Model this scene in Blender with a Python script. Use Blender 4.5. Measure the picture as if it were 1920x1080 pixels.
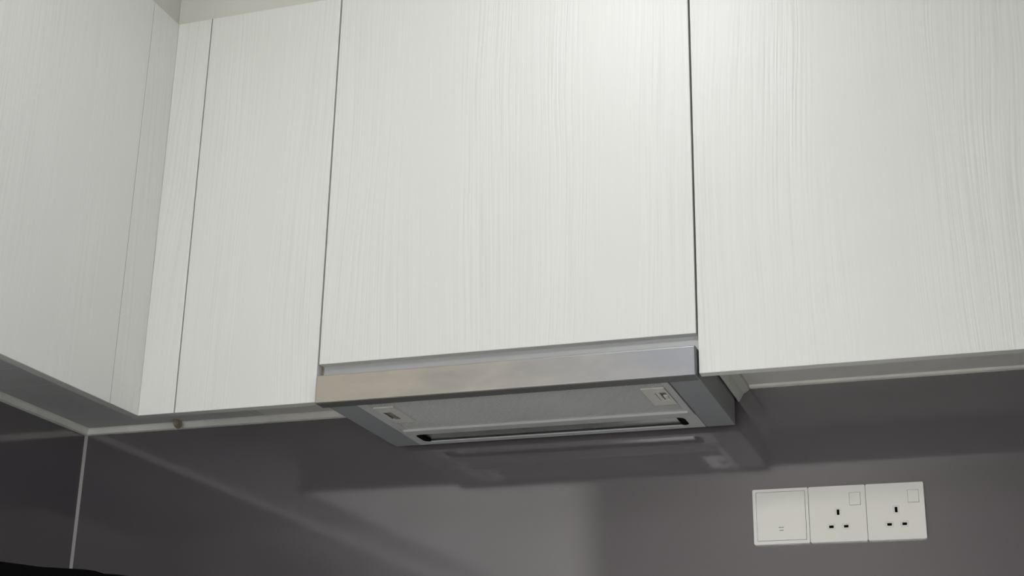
import bpy, bmesh, math
from mathutils import Vector

for o in list(bpy.data.objects):
    bpy.data.objects.remove(o, do_unlink=True)
scene = bpy.context.scene
C = scene.collection

# ------------------------------------------------------------------ camera, world, exposure
cam_data = bpy.data.cameras.new('camera')
cam = bpy.data.objects.new('camera', cam_data)
C.objects.link(cam)
cam.location = (1.0062, -2.3067, 0.9043)
cam.rotation_euler = (1.9138, -0.0177, 0.3265)
cam_data.sensor_width = 36.0
cam_data.lens = 2766.58 / 1920 * 36.0
cam_data.clip_start = 0.02
scene.camera = cam

world = bpy.data.worlds.new('world')
scene.world = world
world.use_nodes = True
world.node_tree.nodes['Background'].inputs[0].default_value = (0.85, 0.93, 1.0, 1)
world.node_tree.nodes['Background'].inputs[1].default_value = 0.3

LAMP_MAIN = 10.5     # emission strength of the ceiling lamp near the cabinets
FILL_LAMP_REAR = 19.0       # emission strength of the added fill lamp towards the rear of the kitchen
REAR_FILL_GLOW = 3.0     # glow of the added fill window in the rear wall, behind the camera
SIDE_FILL_GLOW = 2.6       # glow of the added low fill window in the right wall

scene.view_settings.view_transform = 'Standard'
scene.view_settings.look = 'None'
scene.view_settings.gamma = 1.0
scene.view_settings.use_curve_mapping = False
scene.view_settings.exposure = 0.56

# ------------------------------------------------------------------ measured layout (metres)
D = 0.315            # door face distance from the back wall
XL = -0.634          # left wall
XC = -0.317          # left run door faces
XR = 1.32            # right wall, unseen; set close to darken the right door
YR = -3.60           # rear wall
ZB = 1.500           # door bottoms
ZT = 2.216           # door tops
ZW = 1.5617          # top of the splashback
ZC = 1.572           # underside of the cabinet carcasses
ZCEIL = 2.62
G1 = -0.2504         # filler / narrow door joint
WT = 0.9             # worktop height

# ------------------------------------------------------------------ helpers
def obj(name, bm, m, parent=None, smooth=False, origin=None):
    me = bpy.data.meshes.new(name)
    bmesh.ops.recalc_face_normals(bm, faces=bm.faces)
    if parent is not None:
        off = -parent.matrix_world.translation if parent.type == 'EMPTY' else -Vector(parent['_o'])
        bmesh.ops.translate(bm, verts=bm.verts, vec=off)
        o_abs = -off
    else:
        o_abs = Vector(origin) if origin is not None else Vector((0, 0, 0))
        bmesh.ops.translate(bm, verts=bm.verts, vec=-o_abs)
    bm.to_mesh(me); bm.free()
    if smooth:
        for p in me.polygons:
            p.use_smooth = True
    o = bpy.data.objects.new(name, me)
    C.objects.link(o)
    me.materials.append(m)
    if parent is not None:
        o.parent = parent
    else:
        o.location = o_abs
    o['_o'] = tuple(o_abs)
    return o

def thing(name, label, cat, loc, group=None):
    o = bpy.data.objects.new(name, None)
    o.empty_display_size = 0.05
    o.location = loc
    C.objects.link(o)
    o['label'] = label; o['category'] = cat
    if group: o['group'] = group
    bpy.context.view_layer.update()
    return o

def tag(o, label, cat, group=None):
    o['label'] = label; o['category'] = cat
    if group: o['group'] = group
    return o

def struct(name, bm, m, label=None, origin=None):
    o = obj(name, bm, m, origin=origin)
    o['kind'] = 'structure'
    if label:
        o['label'] = label
    return o

def box(bm, x0, x1, y0, y1, z0, z1, bev=0.0, seg=2):
    r = bmesh.ops.create_cube(bm, size=1.0)
    vs = r['verts']
    for v in vs:
        v.co = Vector((x0 if v.co.x < 0 else x1, y0 if v.co.y < 0 else y1, z0 if v.co.z < 0 else z1))
    if bev > 0:
        es = list({e for v in vs for e in v.link_edges})
        bmesh.ops.bevel(bm, geom=es, offset=bev, segments=seg, profile=0.5, affect='EDGES')
    return bm

def B(*a, **k):
    return box(bmesh.new(), *a, **k)

def rrect(x0, x1, y0, y1, r, n=5):
    pts = []
    for cx, cy, a0 in ((x1 - r, y1 - r, 0), (x0 + r, y1 - r, 90), (x0 + r, y0 + r, 180), (x1 - r, y0 + r, 270)):
        for i in range(n + 1):
            a = math.radians(a0 + 90 * i / n)
            pts.append((cx + r * math.cos(a), cy + r * math.sin(a)))
    return pts

def plate(outer, holes, t0, t1, axes):
    """flat plate with holes: 2-D loops, extruded from t0 to t1 along the third axis.
    axes 'xy' -> thickness along z, 'xz' -> thickness along y"""
    bm = bmesh.new()
    def co(p, t):
        return Vector((p[0], p[1], t)) if axes == 'xy' else Vector((p[0], t, p[1]))
    edges = []
    loops = [outer] + holes
    for lp in loops:
        vs = [bm.verts.new(co(p, t0)) for p in lp]
        for i in range(len(vs)):
            edges.append(bm.edges.new((vs[i], vs[(i + 1) % len(vs)])))
    bmesh.ops.triangle_fill(bm, edges=edges, use_beauty=True)
    r = bmesh.ops.extrude_face_region(bm, geom=list(bm.faces))
    d = co((0, 0), t1) - co((0, 0), t0)
    bmesh.ops.translate(bm, verts=[e for e in r['geom'] if isinstance(e, bmesh.types.BMVert)], vec=d)
    return bm

def prism(pts, axis, a0, a1):
    """closed 2-D profile swept along an axis; profile is (y,z) for 'x', (x,z) for 'y', (x,y) for 'z'"""
    bm = bmesh.new()
    def co(p, a):
        if axis == 'x': return (a, p[0], p[1])
        if axis == 'y': return (p[0], a, p[1])
        return (p[0], p[1], a)
    v0 = [bm.verts.new(co(p, a0)) for p in pts]
    v1 = [bm.verts.new(co(p, a1)) for p in pts]
    n = len(pts)
    bm.faces.new(v0); bm.faces.new(list(reversed(v1)))
    for i in range(n):
        bm.faces.new((v0[i], v0[(i + 1) % n], v1[(i + 1) % n], v1[i]))
    return bm

# ------------------------------------------------------------------ materials
def new_mat(name):
    m = bpy.data.materials.new(name)
    m.use_nodes = True
    nt = m.node_tree
    return m, nt, nt.nodes['Principled BSDF']

def link(nt, a, b):
    nt.links.new(a, b)

def math_node(nt, op, a=None, b=None):
    n = nt.nodes.new('ShaderNodeMath'); n.operation = op
    for i, v in enumerate((a, b)):
        if v is None: continue
        if isinstance(v, (int, float)): n.inputs[i].default_value = v
        else: nt.links.new(v, n.inputs[i])
    return n.outputs[0]

def noise(nt, vec, scale, detail=2.0, rough=0.5, dist=0.0):
    n = nt.nodes.new('ShaderNodeTexNoise')
    n.inputs['Scale'].default_value = scale
    n.inputs['Detail'].default_value = detail
    n.inputs['Roughness'].default_value = rough
    n.inputs['Distortion'].default_value = dist
    nt.links.new(vec, n.inputs['Vector'])
    return n.outputs['Fac']

def ramp(nt, fac, stops):
    n = nt.nodes.new('ShaderNodeValToRGB')
    el = n.color_ramp.elements
    while len(el) < len(stops): el.new(0.5)
    for e, (p, c) in zip(el, stops):
        e.position = p; e.color = (c[0], c[1], c[2], 1)
    nt.links.new(fac, n.inputs[0])
    return n.outputs[0]

def plain(name, col, rough=0.5, metal=0.0, ior=1.5, var=0.04, vscale=6.0, bump=0.0, bscale=60.0):
    m, nt, p = new_mat(name)
    tc = nt.nodes.new('ShaderNodeNewGeometry').outputs['Position']
    f = noise(nt, tc, vscale, 3.0)
    lo = [c * (1 - var) for c in col]; hi = [min(1, c * (1 + var)) for c in col]
    link(nt, ramp(nt, f, [(0.3, lo), (0.7, hi)]), p.inputs['Base Color'])
    p.inputs['Roughness'].default_value = rough
    p.inputs['Metallic'].default_value = metal
    p.inputs['IOR'].default_value = ior
    if bump > 0:
        b = nt.nodes.new('ShaderNodeBump')
        b.inputs['Strength'].default_value = bump
        b.inputs['Distance'].default_value = 0.001
        link(nt, noise(nt, tc, bscale, 4.0), b.inputs['Height'])
        link(nt, b.outputs[0], p.inputs['Normal'])
    return m

def grain_mat(name='door_laminate'):
    """off-white laminate with an embossed vertical wood grain"""
    m, nt, p = new_mat(name)
    pos = nt.nodes.new('ShaderNodeNewGeometry').outputs['Position']
    sep = nt.nodes.new('ShaderNodeSeparateXYZ'); link(nt, pos, sep.inputs[0])
    rnd = nt.nodes.new('ShaderNodeObjectInfo').outputs['Random']
    u = math_node(nt, 'ADD', sep.outputs[0], sep.outputs[1])
    z = sep.outputs[2]
    off = math_node(nt, 'MULTIPLY', rnd, 37.0)
    def vec(a, b, su, sz):
        c = nt.nodes.new('ShaderNodeCombineXYZ')
        link(nt, math_node(nt, 'MULTIPLY', a, su), c.inputs[0])
        link(nt, off, c.inputs[1])
        link(nt, math_node(nt, 'MULTIPLY', b, sz), c.inputs[2])
        return c.outputs[0]
    # slow sideways wander of the fibres gives cathedral-like bends
    w = noise(nt, vec(u, z, 3.2, 0.9), 1.0, 1.5)
    w2 = noise(nt, vec(u, z, 14.0, 5.0), 1.0, 1.0)
    uu = math_node(nt, 'ADD', u, math_node(nt, 'MULTIPLY', math_node(nt, 'SUBTRACT', w, 0.5), 0.10))
    uu = math_node(nt, 'ADD', uu, math_node(nt, 'MULTIPLY', math_node(nt, 'SUBTRACT', w2, 0.5), 0.006))
    lines = noise(nt, vec(uu, z, 270.0, 3.2), 1.0, 2.0, 0.45)
    fine = noise(nt, vec(u, z, 330.0, 9.0), 1.0, 2.0, 0.5)
    mask = ramp(nt, noise(nt, vec(uu, z, 11.0, 0.9), 1.0, 1.5), [(0.36, (0.10,) * 3), (0.62, (1, 1, 1))])
    ln = ramp(nt, lines, [(0.34, (0, 0, 0)), (0.62, (1, 1, 1))])
    h1 = math_node(nt, 'MULTIPLY', ln, mask)
    inv = math_node(nt, 'SUBTRACT', 1.0, mask)
    h = math_node(nt, 'ADD', math_node(nt, 'ADD', h1, math_node(nt, 'MULTIPLY', inv, 0.5)),
                  math_node(nt, 'MULTIPLY', fine, 0.42))
    cloud = noise(nt, pos, 2.2, 2.0)
    col = ramp(nt, h, [(0.05, (0.560, 0.566, 0.543)), (0.5, (0.605, 0.609, 0.590)), (1.0, (0.63, 0.633, 0.616))])
    warm = nt.nodes.new('ShaderNodeMixRGB'); warm.blend_type = 'MULTIPLY'
    link(nt, ramp(nt, cloud, [(0.42, (0, 0, 0)), (0.75, (0.6,) * 3)]), warm.inputs[0])
    link(nt, col, warm.inputs[1]); warm.inputs[2].default_value = (0.99, 0.985, 0.95, 1)
    link(nt, warm.outputs[0], p.inputs['Base Color'])
    p.inputs['Roughness'].default_value = 0.45
    p.inputs['IOR'].default_value = 1.85
    b = nt.nodes.new('ShaderNodeBump')
    b.inputs['Strength'].default_value = 0.5
    b.inputs['Distance'].default_value = 0.00035
    link(nt, h, b.inputs['Height'])
    link(nt, b.outputs[0], p.inputs['Normal'])
    return m

def steel_visor_mat():
    """brushed stainless steel, with a warm greasy film in blotches"""
    m, nt, p = new_mat('visor_steel')
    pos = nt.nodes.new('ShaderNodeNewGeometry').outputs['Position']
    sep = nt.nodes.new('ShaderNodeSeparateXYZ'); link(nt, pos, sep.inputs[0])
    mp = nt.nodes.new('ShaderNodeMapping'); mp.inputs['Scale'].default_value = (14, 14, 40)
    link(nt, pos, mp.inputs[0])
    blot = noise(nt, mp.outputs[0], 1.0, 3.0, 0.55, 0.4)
    g = math_node(nt, 'MULTIPLY', sep.outputs[0], -1.35)  # left-to-right tint paints the room's reflection into the steel
    film_and_reflection = math_node(nt, 'ADD', math_node(nt, 'ADD', math_node(nt, 'MULTIPLY', blot, 0.55), g), 0.60)
    col = ramp(nt, film_and_reflection, [(0.12, (0.22, 0.225, 0.245)), (0.38, (0.29, 0.282, 0.273)), (0.8, (0.43, 0.39, 0.335))])
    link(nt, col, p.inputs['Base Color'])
    p.inputs['Metallic'].default_value = 0.85
    mp2 = nt.nodes.new('ShaderNodeMapping'); mp2.inputs['Scale'].default_value = (4, 4, 900)
    link(nt, pos, mp2.inputs[0])
    br = noise(nt, mp2.outputs[0], 1.0, 2.0)
    link(nt, math_node(nt, 'ADD', math_node(nt, 'MULTIPLY', blot, 0.12), 0.34), p.inputs['Roughness'])
    b = nt.nodes.new('ShaderNodeBump')
    b.inputs['Strength'].default_value = 0.12; b.inputs['Distance'].default_value = 0.0003
    link(nt, br, b.inputs['Height']); link(nt, b.outputs[0], p.inputs['Normal'])
    return m

def glass_panel_mat():
    """back-painted glossy dark mauve-grey panel"""
    m, nt, p = new_mat('splashback_gloss')
    pos = nt.nodes.new('ShaderNodeNewGeometry').outputs['Position']
    f = noise(nt, pos, 3.0, 2.0)
    link(nt, ramp(nt, f, [(0.3, (0.111, 0.100, 0.110)), (0.7, (0.119, 0.107, 0.118))]), p.inputs['Base Color'])
    p.inputs['Roughness'].default_value = 0.08
    p.inputs['IOR'].default_value = 2.35
    b = nt.nodes.new('ShaderNodeBump')
    b.inputs['Strength'].default_value = 0.03; b.inputs['Distance'].default_value = 0.001
    link(nt, noise(nt, pos, 7.0, 1.0), b.inputs['Height']); link(nt, b.outputs[0], p.inputs['Normal'])
    return m

def emit_mat(name, col, s):
    m, nt, p = new_mat(name)
    p.inputs['Base Color'].default_value = (0.9, 0.9, 0.88, 1)
    p.inputs['Emission Color'].default_value = (*col, 1)
    p.inputs['Emission Strength'].default_value = s
    return m

M_door = grain_mat()
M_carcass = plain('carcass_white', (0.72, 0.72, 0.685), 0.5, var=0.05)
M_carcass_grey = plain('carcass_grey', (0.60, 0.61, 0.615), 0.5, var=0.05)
M_edge = plain('door_edge_band', (0.66, 0.66, 0.61), 0.45)
M_soffit = plain('soffit_paint', (0.50, 0.495, 0.455), 0.7, bump=0.15)
M_gap_shade = plain('gap_shade_grey', (0.10, 0.10, 0.09), 0.7)
M_wall = plain('wall_paint', (0.74, 0.73, 0.70), 0.8, bump=0.1)
M_wall_rear = plain('rear_wall_paint', (0.24, 0.228, 0.225), 0.8, bump=0.1)
M_wall_left = plain('left_wall_paint', (0.45, 0.44, 0.43), 0.8, bump=0.1)
M_ceil = plain('ceiling_paint', (0.80, 0.80, 0.78), 0.85)
M_floor = plain('floor_tile', (0.70, 0.69, 0.67), 0.35)
M_splash = glass_panel_mat()
M_caulk = plain('white_caulk', (0.86, 0.86, 0.79), 0.5, var=0.10, vscale=18.0, bump=0.4, bscale=40)
M_cornerbead = plain('grey_silicone', (0.42, 0.41, 0.40), 0.4)
M_brown = plain('brown_glue', (0.30, 0.27, 0.20), 0.5, var=0.3, vscale=90.0, bump=0.5)
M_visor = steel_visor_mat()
M_hood = plain('hood_grey_enamel', (0.285, 0.295, 0.31), 0.7, metal=0.0, ior=1.35, var=0.05)
M_hood_side = plain('hood_side_enamel', (0.26, 0.265, 0.27), 0.5, metal=0.1, var=0.05)
M_hood_light = plain('hood_light_steel', (0.54, 0.55, 0.55), 0.6, metal=0.1, var=0.05)
M_hood_front = plain('hood_front_steel', (0.42, 0.43, 0.435), 0.4, metal=0.3)
M_filter = plain('filter_aluminium', (0.66, 0.66, 0.655), 0.45, metal=0.3)
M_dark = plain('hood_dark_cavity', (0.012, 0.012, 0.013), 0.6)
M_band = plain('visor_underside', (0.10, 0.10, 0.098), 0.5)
M_clip = plain('clip_plastic', (0.62, 0.615, 0.57), 0.45)
M_clip_dark = plain('clip_recess', (0.20, 0.20, 0.175), 0.5)
M_lens = plain('lamp_lens_off', (0.11, 0.11, 0.108), 0.22)
M_black = plain('black_plastic', (0.002, 0.002, 0.0022), 0.7, ior=1.1)
M_socket = plain('socket_plastic', (0.83, 0.815, 0.77), 0.3, var=0.02)
M_grey = plain('grey_print', (0.18, 0.18, 0.17), 0.5)
M_work = plain('worktop_stone', (0.80, 0.79, 0.77), 0.25, var=0.05, vscale=40)
M_base = plain('base_cabinet_white', (0.62, 0.62, 0.59), 0.45)
M_fit = plain('lamp_body', (0.75, 0.75, 0.74), 0.5)

# ------------------------------------------------------------------ the room
struct('floor', B(XL - 0.1, XR + 0.1, YR - 0.1, 0.12, -0.05, 0.0), M_floor)
struct('ceiling', B(XL - 0.1, XR + 0.1, YR - 0.1, 0.12, ZCEIL, ZCEIL + 0.05), M_ceil)
struct('wall_back', B(XL - 0.1, XR + 0.1, 0.006, 0.12, 0, ZCEIL), M_wall)
struct('wall_left', B(XL - 0.1, XL - 0.006, YR - 0.1, 0.006, 0, ZCEIL), M_wall_left)
bm = bmesh.new()
SY0, SY1, SZ0, SZ1 = -2.35, -1.15, 0.95, 1.50
box(bm, XR, XR + 0.1, YR - 0.1, SY0, 0, ZCEIL); box(bm, XR, XR + 0.1, SY1, 0.006, 0, ZCEIL)
box(bm, XR, XR + 0.1, SY0, SY1, 0, SZ0); box(bm, XR, XR + 0.1, SY0, SY1, SZ1, ZCEIL)
struct('wall_right', bm, M_wall_rear)
bm = bmesh.new()
box(bm, XR + 0.03, XR + 0.08, SY0, SY1, SZ0, SZ0 + 0.04); box(bm, XR + 0.03, XR + 0.08, SY0, SY1, SZ1 - 0.04, SZ1)
box(bm, XR + 0.03, XR + 0.08, SY0, SY0 + 0.04, SZ0 + 0.04, SZ1 - 0.04); box(bm, XR + 0.03, XR + 0.08, SY1 - 0.04, SY1, SZ0 + 0.04, SZ1 - 0.04)
w2 = struct('fill_window_2', bm, M_fit)  # made-up window, added to brighten the left cabinets and left splashback
obj('fill_pane', B(XR + 0.052, XR + 0.058, SY0 + 0.0405, SY1 - 0.0405, SZ0 + 0.0405, SZ1 - 0.0405), emit_mat('fill_glow_side', (0.95, 0.98, 1.0), SIDE_FILL_GLOW), w2)
# rear wall with the opening of an added glowing window, unseen frontal fill
WX0, WX1, WZ0, WZ1 = -0.55, 0.95, 0.30, 1.62
struct('wall_rear', plate([(XL, 0), (XR, 0), (XR, ZCEIL), (XL, ZCEIL)], [[(WX0, WZ0), (WX1, WZ0), (WX1, WZ1), (WX0, WZ1)]], YR - 0.1, YR, 'xz'), M_wall_rear)
wf = struct('fill_window_1', plate([(WX0, WZ0), (WX1, WZ0), (WX1, WZ1), (WX0, WZ1)],
            [[(WX0 + 0.04, WZ0 + 0.04), (WX0 + 0.73, WZ0 + 0.04), (WX0 + 0.73, WZ1 - 0.04), (WX0 + 0.04, WZ1 - 0.04)],
             [(WX0 + 0.77, WZ0 + 0.04), (WX1 - 0.04, WZ0 + 0.04), (WX1 - 0.04, WZ1 - 0.04), (WX0 + 0.77, WZ1 - 0.04)]], YR - 0.08, YR - 0.03, 'xz'), M_fit)
for xa, xb in ((WX0 + 0.0405, WX0 + 0.7295), (WX0 + 0.7705, WX1 - 0.0405)):
    obj('fill_pane', B(xa, xb, YR - 0.06, YR - 0.054, WZ0 + 0.0405, WZ1 - 0.0405), emit_mat('fill_glow', (0.985, 1.0, 0.985), REAR_FILL_GLOW), wf)
# plastered bulkhead above both cabinet runs
sf = bmesh.new()
box(sf, XC - 0.003, XR, -D + 0.003, 0.0, ZT + 0.0015, ZCEIL)
struct('wall_soffit_back', sf, M_soffit, 'cream painted bulkhead above the back row of cabinets')
struct('wall_soffit_left', B(XL - 0.0, XC - 0.0035, -2.01, 0.0, ZT + 0.0015, ZCEIL), M_soffit,
       'cream painted bulkhead above the left row of cabinets')

# ------------------------------------------------------------------ splashback and wall trims
tag(obj('splashback_panel', B(XL + 0.0005, XR - 0.001, 0.0, 0.0055, WT, ZW + 0.004), M_splash, origin=(0.6, 0, WT)),
    'glossy dark mauve-grey splashback panel behind the hood and sockets', 'splashback')
tag(obj('splashback_panel', B(XL - 0.0055, XL, -2.0, -0.0005, WT, ZW + 0.004), M_splash, origin=(XL, -1, WT)),
    'glossy dark splashback panel on the left wall, left of the corner joint', 'splashback')
struct('trim_1', prism([(XL, -0.0042), (XL + 0.0042, 0.0), (XL, 0.0)], 'z', WT, ZW + 0.001), M_cornerbead,
       'thin pale grey silicone joint in the splashback corner')
# sloped white filler along the top of the splashbacks
prof = [(0.0, ZW), (0.0, ZC), (-0.016, ZC), (-0.013, ZC - 0.002), (-0.008, ZW + 0.001), (-0.004, ZW)]
struct('trim_2', prism(prof, 'x', XL + 0.002, 0.0085), M_caulk, 'white caulked strip under the corner cabinet along the back wall')
struct('trim_3', prism(prof, 'x', 0.6205, XR - 0.001), M_caulk, 'white caulked strip under the right cabinet along the back wall')
prof2 = [(XL - p[0], p[1]) for p in prof]
struct('trim_4', prism(prof2, 'y', -2.0, -0.002), M_caulk, 'white caulked strip under the left cabinets along the left wall')

# ------------------------------------------------------------------ wall cabinets
GAP = 0.0014   # half gap between neighbouring doors
def door_back(name, x0, x1, z0, z1, parent):
    return obj(name, B(x0, x1, -D, -D + 0.018, z0, z1, bev=0.0009, seg=2), M_door, parent)

# corner unit: two fixed filler strips meeting in the inner corner
t = thing('corner_cabinet', 'off-white corner cabinet filler strips meeting in the inside corner', 'cabinet', (XC - 0.15, -0.16, ZB))
door_back('filler_panel', XC, G1 - GAP * 0.8, ZB, ZT, t)
obj('filler_panel', B(XC - 0.018, XC - 0.0002, -0.3930, -D + 0.0175, ZB + 0.0003, ZT, bev=0.0006), M_door, t)
obj('gap_shade_strip', B(XC - 0.017, XC - 0.0008, -0.3940, -0.3931, ZB + 0.0008, ZT - 0.001), M_gap_shade, t)  # dark strip painting the shade of the open door gap
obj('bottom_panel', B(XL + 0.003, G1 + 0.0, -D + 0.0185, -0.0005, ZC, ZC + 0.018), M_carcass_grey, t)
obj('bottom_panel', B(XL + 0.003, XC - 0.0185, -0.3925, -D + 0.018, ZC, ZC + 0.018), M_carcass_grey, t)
# brown lump of old glue stuck to the underside
gb = bmesh.new()
bmesh.ops.create_uvsphere(gb, u_segments=14, v_segments=8, radius=1.0)
for v in gb.verts:
    a = math.atan2(v.co.y, v.co.x)
    k = 1 + 0.16 * math.sin(3 * a + 0.6) + 0.08 * math.sin(5 * a)
    v.co = Vector((-0.4225 + v.co.x * 0.0042 * k, -0.0255 + v.co.y * 0.013 * k, ZC - 0.0055 + v.co.z * 0.0105))
obj('glue_patch', gb, M_brown, t, smooth=True)

t = thing('wall_cabinet', 'narrow off-white wall cabinet between the corner and the hood', 'cabinet', (-0.125, -0.16, ZB), 'off-white wall cabinets')
door_back('door', G1 + GAP * 0.8, -GAP, ZB, ZT, t)
obj('bottom_panel', B(G1 + 0.0006, -0.052, -D + 0.0185, -0.0005, ZC, ZC + 0.018), M_carcass, t)
obj('bottom_panel', B(-0.051, 0.0075, -D + 0.0185, -0.0005, ZC - 0.001, ZC + 0.018), M_carcass, t)
obj('side_panel', B(-0.0095, 0.0075, -D + 0.0185, -0.0005, ZC + 0.0185, ZT), M_carcass, t)

t = thing('wall_cabinet', 'wide off-white cabinet front directly above the hood', 'cabinet', (0.3, -0.16, 1.5606), 'off-white wall cabinets')
door_back('door', GAP, 0.6 - GAP, 1.5606, ZT, t)
obj('top_panel', B(0.0085, 0.5985, -D + 0.0185, -0.0005, ZT - 0.018, ZT), M_carcass, t)

t = thing('wall_cabinet', 'off-white wall cabinet right of the hood, above the sockets', 'cabinet', (0.9, -0.16, ZB), 'off-white wall cabinets')
door_back('door', 0.6 + GAP, 1.2 - GAP, ZB, ZT, t)
sp = obj('side_panel', prism([(0.6005, 1.5415), (0.6020, 1.5405), (0.6050, 1.5450), (0.6100, 1.5540), (0.6195, 1.5600), (0.6195, ZT), (0.6005, ZT)], 'y', -D + 0.0185, -0.0008), M_edge, t)
sp['label'] = 'cabinet side edge tapering to a pale point'
obj('bottom_panel', B(0.6200, 1.1985, -D + 0.0185, -0.0005, ZC - 0.006, ZC + 0.014), M_carcass, t)
obj('end_filler', B(1.2 + GAP, XR - 0.002, -D, -D + 0.018, ZB, ZT, bev=0.0009), M_door, t)

lab = ['off-white wall cabinet on the left wall nearest the corner', 'second off-white wall cabinet from the corner on the left wall',
       'third off-white wall cabinet from the corner on the left wall']
y1 = -0.3937
for k in range(3):
    y0 = y1 - 0.535
    t = thing('wall_cabinet', lab[k], 'cabinet', (XC - 0.15, (y0 + y1) / 2, ZB), 'off-white wall cabinets on the left wall')
    obj('door', B(XC - 0.018, XC, y0 + 0.0010, y1 - 0.0006, ZB, ZT, bev=0.0009), M_door, t)
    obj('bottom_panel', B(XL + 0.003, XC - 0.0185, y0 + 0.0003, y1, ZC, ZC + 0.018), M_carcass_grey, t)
    if k == 2:
        obj('side_panel', B(XL + 0.003, XC - 0.0185, y0 - 0.012, y0, ZC, ZT), M_edge, t)
    y1 = y0

# ------------------------------------------------------------------ range hood
HX0, HX1 = 0.0095, 0.598
HZ = 1.4982
hood = thing('range_hood', 'slim stainless steel pull-out range hood under the centre cabinet', 'range hood', (0.3, -0.16, HZ))
# body shell: side walls, back wall, top
bm = bmesh.new()
box(bm, HX0, HX0 + 0.0012, -0.298, -0.02, HZ + 0.002, 1.66)
box(bm, HX1 - 0.0012, HX1, -0.298, -0.02, HZ + 0.002, 1.66)
box(bm, HX0 + 0.0012, HX1 - 0.0012, -0.0212, -0.02, HZ + 0.002, 1.66)
box(bm, HX0 + 0.0012, HX1 - 0.0012, -0.298, -0.0212, 1.6588, 1.66)
obj('body', bm, M_hood_side, hood)
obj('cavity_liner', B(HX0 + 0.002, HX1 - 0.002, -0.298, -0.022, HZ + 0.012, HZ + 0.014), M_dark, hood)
# upper front panel behind the visor
obj('front_panel', B(0.0035, HX1 + 0.001, -0.2995, -0.2985, 1.500, 1.625), M_hood_front, hood)
obj('channel_liner', B(-0.0012, 0.0032, -0.2965, -0.2950, 1.500, 1.625), M_brown, hood)
# visor: folded sheet, open below
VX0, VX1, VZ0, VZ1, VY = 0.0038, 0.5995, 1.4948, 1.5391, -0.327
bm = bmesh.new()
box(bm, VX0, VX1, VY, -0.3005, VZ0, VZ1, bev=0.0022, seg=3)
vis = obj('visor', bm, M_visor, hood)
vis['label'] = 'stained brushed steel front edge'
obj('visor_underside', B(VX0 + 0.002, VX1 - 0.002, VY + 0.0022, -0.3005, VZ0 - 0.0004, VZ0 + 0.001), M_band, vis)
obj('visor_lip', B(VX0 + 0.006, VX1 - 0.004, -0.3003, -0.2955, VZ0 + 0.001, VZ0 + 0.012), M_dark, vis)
# underside plates
obj('side_plate', B(0.5518, HX1, -0.295, -0.02, HZ, HZ + 0.002, bev=0.0006), M_hood, hood)
obj('side_plate', B(HX0, 0.0560, -0.295, -0.02, HZ, HZ + 0.002, bev=0.0006), M_hood, hood)
obj('rear_plate', plate([(0.0560, -0.0985), (0.5508, -0.0985), (0.5508, -0.02), (0.0560, -0.02)],
                        [rrect(0.0710, 0.5290, -0.088, -0.036, 0.012)], HZ, HZ + 0.002, 'xy'), M_hood_light, hood)
lamp = obj('lamp_lens', B(0.0695, 0.5305, -0.0895, -0.0345, HZ + 0.004, HZ + 0.006), M_lens, hood)
lamp['label'] = 'dark unlit lamp strip'
for xa, xb in ((0.0712, 0.0835), (0.5165, 0.5288)):
    obj('end_cap', plate(rrect(xa, xb, -0.0865, -0.0375, 0.0055), [], HZ + 0.0005, HZ + 0.0038, 'xy'), M_black, lamp)
# grease filter: frame, perforated sheet, rear rib, two latches
FX0, FX1, FY0, FY1 = 0.0585, 0.5500, -0.2950, -0.0995
MX0, MX1, MY0, MY1 = 0.0765, 0.5400, -0.2945, -0.1290
FZ = HZ - 0.0012
flt = obj('filter_frame', plate([(FX0, FY0), (FX1, FY0), (FX1, FY1), (FX0, FY1)],
          [[(MX0, MY0), (MX1, MY0), (MX1, MY1), (MX0, MY1)]], FZ, FZ + 0.003, 'xy'), M_hood_light, hood)
flt['label'] = 'bright steel filter frame'
obj('filter_rib', prism([(-0.1292, FZ), (-0.1262, FZ - 0.0025), (-0.1180, FZ - 0.0025), (-0.1120, FZ), (-0.1120, FZ + 0.001), (-0.1292, FZ + 0.001)],
                        'x', MX0 - 0.008, MX1 + 0.004), M_hood_light, flt)
CLIPS = [(0.0765, 0.1110, -0.2700, -0.1775), (0.5035, 0.5385, -0.2665, -0.1740)]
def perforated():
    vs, fs = [], []
    P = 0.0034
    row = P * math.sqrt(3) / 2
    R_, r_ = P / math.sqrt(3), P * 0.44
    ny = int((MY1 - MY0) / row); nx = int((MX1 - MX0) / P)
    for j in range(ny + 1):
        for i in range(nx + 1):
            cx = MX0 + (i + 0.5 * (j % 2)) * P; cy = MY0 + j * row
            if any(a + 0.002 < cx < b - 0.002 and c + 0.002 < cy < d - 0.002 for a, b, c, d in CLIPS):
                continue
            k = len(vs)
            for rr in (R_, r_):
                for s in range(6):
                    a = math.radians(30 + 60 * s)
                    vs.append((min(max(cx + rr * math.cos(a), MX0), MX1), min(max(cy + rr * math.sin(a), MY0), MY1), FZ + 0.0012 + (0.0 if rr == R_ else 0.0004)))
            for s in range(6):
                q = (s + 1) % 6
                fs.append((k + s, k + q, k + 6 + q, k + 6 + s))
    me = bpy.data.meshes.new('filter_mesh')
    off = hood.matrix_world.translation
    me.from_pydata([(a - off.x, b - off.y, c - off.z) for a, b, c in vs], [], fs)
    me.materials.append(M_filter)
    o = bpy.data.objects.new('filter_mesh', me)
    C.objects.link(o); o.parent = hood
    o['label'] = 'finely perforated metal grease filter'
    return o
perforated()
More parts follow.
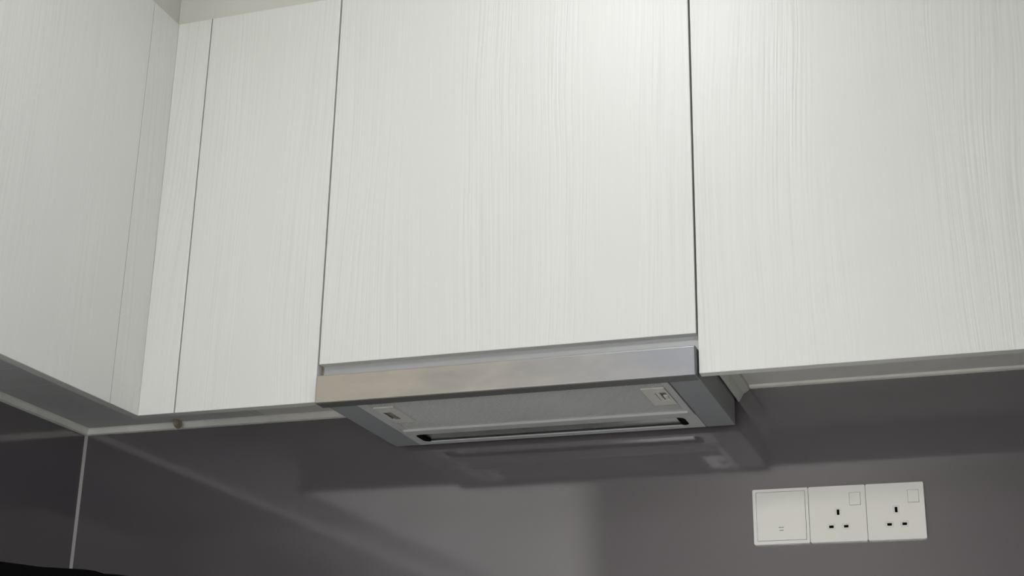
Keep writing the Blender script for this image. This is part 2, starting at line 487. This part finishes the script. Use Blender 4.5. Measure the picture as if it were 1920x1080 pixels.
for n, (a, b, c, d) in enumerate(CLIPS):
    ra, rb, rc, rd = (a + 0.004, a + 0.0185, -0.2420, -0.2000) if n == 0 else (a + 0.0155, a + 0.0320, -0.2430, -0.2000)
    cl = obj('latch_plate', plate([(a, c), (b, c), (b, d), (a, d)], [[(ra, rc), (rb, rc), (rb, rd), (ra, rd)]], FZ - 0.0008, FZ + 0.001, 'xy'), M_clip, hood)
    obj('recess', B(ra - 0.0005, rb + 0.0005, rc - 0.0005, rd + 0.0005, FZ + 0.0022, FZ + 0.003), M_clip_dark, cl)
    mx = (ra + rb) / 2
    if n == 0:
        obj('tab', prism([(-0.2400, FZ + 0.0020), (-0.2140, FZ - 0.0022), (-0.2015, FZ - 0.0012), (-0.2015, FZ + 0.0020)], 'x', mx - 0.001, rb - 0.001), M_clip_dark, cl)
    else:
        obj('tab', B(ra + 0.001, mx - 0.002, rc + 0.002, rd - 0.002, FZ - 0.0006, FZ + 0.002, bev=0.0005), M_clip, cl)
        obj('tab', B(mx + 0.0005, rb - 0.001, rc + 0.020, rd - 0.003, FZ - 0.0006, FZ + 0.002, bev=0.0005), M_clip, cl)

# ------------------------------------------------------------------ sockets and switch
SP = 0.0872; S0 = 0.6192; SZ = 1.3074; SW = 0.0866
YF = -0.0085
def plate_body(x, parent, holes, r=0.0022):
    o = obj('face_plate', plate(rrect(x, x + SW, SZ, SZ + SW, r, 4), holes, YF, -0.0003, 'xz'), M_socket, parent)
    mod = o.modifiers.new('bevel', 'BEVEL'); mod.width = 0.0009; mod.segments = 2; mod.limit_method = 'ANGLE'; mod.angle_limit = math.radians(60)
    return o
x = S0
t = thing('light_switch', 'white square wall switch with one large rocker, left of the sockets', 'switch', (x + SW / 2, -0.004, SZ))
ix0, ix1, iz0, iz1 = x + 0.0053, x + SW - 0.0047, SZ + 0.0050, SZ + SW - 0.0046
plate_body(x, t, [[(ix0, iz0), (ix1, iz0), (ix1, iz1), (ix0, iz1)]])
g = 0.0005
rk = obj('rocker', prism([(-0.0010, iz0 + g), (-0.0010, iz1 - g), (YF + 0.0006, iz1 - g), (YF - 0.0012, (iz0 + iz1) / 2), (YF - 0.0008, iz0 + g)], 'x', ix0 + g, ix1 - g), M_socket, t)
obj('gap_liner', B(ix0 - 0.0003, ix1 + 0.0003, -0.0008, -0.0004, iz0 - 0.0003, iz1 + 0.0003), M_black, t)
for xa, xb, za, zb in ((0.0396, 0.0420, 0.0247, 0.0259), (0.0426, 0.0444, 0.0247, 0.0259), (0.0450, 0.0470, 0.0247, 0.0259), (0.0403, 0.0464, 0.0203, 0.0213)):
    obj('indicator_mark', B(x + xa, x + xb, YF - 0.0016, YF - 0.0004, SZ + za, SZ + zb), M_grey, rk)

def socket(x, label):
    t = thing('power_socket', label, 'power socket', (x + SW / 2, -0.004, SZ), 'three-pin wall sockets')
    cx = x + 0.0440
    rx0, rx1, rz0, rz1 = x + 0.0622, x + 0.0790, SZ + 0.0553, SZ + 0.0752
    pins = [(cx, SZ + 0.0455, 0.0021, 0.0043), (cx - 0.0112, SZ + 0.0233, 0.0035, 0.0021), (cx + 0.0112, SZ + 0.0233, 0.0035, 0.0021)]
    holes = [[(rx0, rz0), (rx1, rz0), (rx1, rz1), (rx0, rz1)]]
    sur = []
    for px, pz, hw, hh in pins:
        s = rrect(px - hw - 0.0023, px + hw + 0.0023, pz - hh - 0.0023, pz + hh + 0.0023, 0.0012, 3)
        holes.append(s)
    plate_body(x, t, holes)
    obj('gap_liner', B(x + 0.02, x + 0.081, -0.0009, -0.0004, SZ + 0.015, SZ + 0.077), M_black, t)
    for px, pz, hw, hh in pins:
        e = 0.00212
        s = obj('pin_surround', plate(rrect(px - hw - e, px + hw + e, pz - hh - e, pz + hh + e, 0.0010, 3),
                [[(px - hw, pz - hh), (px + hw, pz - hh), (px + hw, pz + hh), (px - hw, pz + hh)]], YF + 0.0002, -0.0012, 'xz'), M_socket, t)
        obj('shutter', B(px - hw, px + hw, YF + 0.0030, YF + 0.0036, pz - hh, pz + hh), M_black, s)
    g = 0.0004
    obj('rocker', prism([(-0.0012, rz0 + g), (-0.0012, rz1 - g), (YF - 0.0004, rz1 - g), (YF - 0.0005, (rz0 + rz1) / 2), (YF - 0.0008, rz0 + g)], 'x', rx0 + g, rx1 - g), M_socket, t)
    return t
socket(S0 + SP, 'white three-pin socket in the middle, between the switch and the other socket')
socket(S0 + 2 * SP, 'white three-pin socket at the right end of the row')

# ------------------------------------------------------------------ worktop, base units, black appliance
tag(obj('worktop', prism([(XL, -0.001), (XR - 0.001, -0.001), (XR - 0.001, -0.62), (XL + 0.62, -0.62), (XL + 0.62, -2.0), (XL, -2.0)], 'z', WT - 0.03, WT - 0.0005), M_work, origin=(0.6, -0.3, WT - 0.03)),
    'pale stone worktop running along the back and left walls', 'worktop')
t = thing('base_cabinet', 'white base units under the worktop on the back wall', 'cabinet', (0.6, -0.3, 0))
obj('body', B(XL + 0.62, XR - 0.001, -0.585, -0.001, 0.1, WT - 0.0305), M_base, t)
obj('plinth', B(XL + 0.62, XR - 0.001, -0.54, -0.001, 0.0, 0.1), M_dark, t)
for k in range(2):
    obj('door', B(0.05 + k * 0.61, 0.65 + k * 0.61, -0.603, -0.5855, 0.11, WT - 0.035, bev=0.001), M_door, t)
t = thing('base_cabinet', 'white base units under the worktop on the left wall', 'cabinet', (XL + 0.3, -1.2, 0))
obj('body', B(XL, XL + 0.585, -2.0, -0.001, 0.1, WT - 0.0305), M_base, t)
obj('plinth', B(XL, XL + 0.54, -2.0, -0.001, 0.0, 0.1), M_dark, t)
for k in range(2):
    obj('door', B(XL + 0.5855, XL + 0.603, -2.0 + k * 0.68, -1.33 + k * 0.68, 0.11, WT - 0.035, bev=0.001), M_door, t)

# black appliance standing diagonally in the corner; only its top edge shows
ang = math.atan2(0.145, 0.122)
ex = Vector((math.cos(ang), math.sin(ang), 0)); ey = Vector((-math.sin(ang), math.cos(ang), 0))
a0 = Vector((-0.2473, -0.5216, 0))
t = thing('countertop_appliance', 'black appliance on the worktop in the lower left corner, only its top showing', 'appliance', (a0.x - 0.12, a0.y + 0.1, WT))
def local(bm):
    for v in bm.verts:
        p = a0 + ex * v.co.x + ey * v.co.y
        v.co = Vector((p.x, p.y, v.co.z))
    return bm
top = [(-0.235, 1.2160), (-0.18, 1.2195), (-0.115, 1.2200), (-0.085, 1.2190), (-0.055, 1.2178), (-0.02, 1.2192), (0.005, 1.2202), (0.020, 1.2198), (0.035, 1.2168), (0.052, 1.2175), (0.068, 1.2172), (0.10, 1.2162), (0.16, 1.214), (0.20, 1.209)]
pf = [(-0.235, WT + 0.012), (0.20, WT + 0.012)] + list(reversed(top))
bm = prism(pf, 'y', 0.0, 0.27)
obj('body', local(bm), M_black, t)
obj('front_door', local(B(-0.225, 0.09, -0.016, -0.0005, WT + 0.03, 1.185, bev=0.004)), M_black, t)
obj('control_panel', local(B(0.093, 0.19, -0.012, -0.0005, WT + 0.03, 1.185, bev=0.003)), M_dark, t)
for fx in (-0.2, 0.165):
    for fy in (0.03, 0.24):
        obj('foot', local(B(fx - 0.012, fx + 0.012, fy - 0.012, fy + 0.012, WT, WT + 0.012)), M_black, t)

# ------------------------------------------------------------------ ceiling lamps
def ceiling_lamp(x, y, s, strength, label, col):
    t = thing('ceiling_light', label, 'ceiling light', (x, y, ZCEIL))
    obj('body', plate(rrect(x - s, x + s, y - s, y + s, 0.03), [], ZCEIL - 0.045, ZCEIL - 0.0003, 'xy'), M_fit, t)
    obj('diffuser', plate(rrect(x - s + 0.012, x + s - 0.012, y - s + 0.012, y + s - 0.012, 0.025), [], ZCEIL - 0.052, ZCEIL - 0.0455, 'xy'),
        emit_mat('lamp_diffuser', col, strength), t)
ceiling_lamp(0.40, -1.08, 0.20, LAMP_MAIN, 'square white ceiling light in front of the cabinets', (0.985, 1.0, 0.99))
ceiling_lamp(0.25, -2.95, 0.24, FILL_LAMP_REAR, 'added square fill light on the ceiling at the rear of the kitchen', (1.0, 0.98, 0.95))  # unseen lamp added as fill for the doors and lower splashback

for o in bpy.data.objects:
    if '_o' in o: del o['_o']
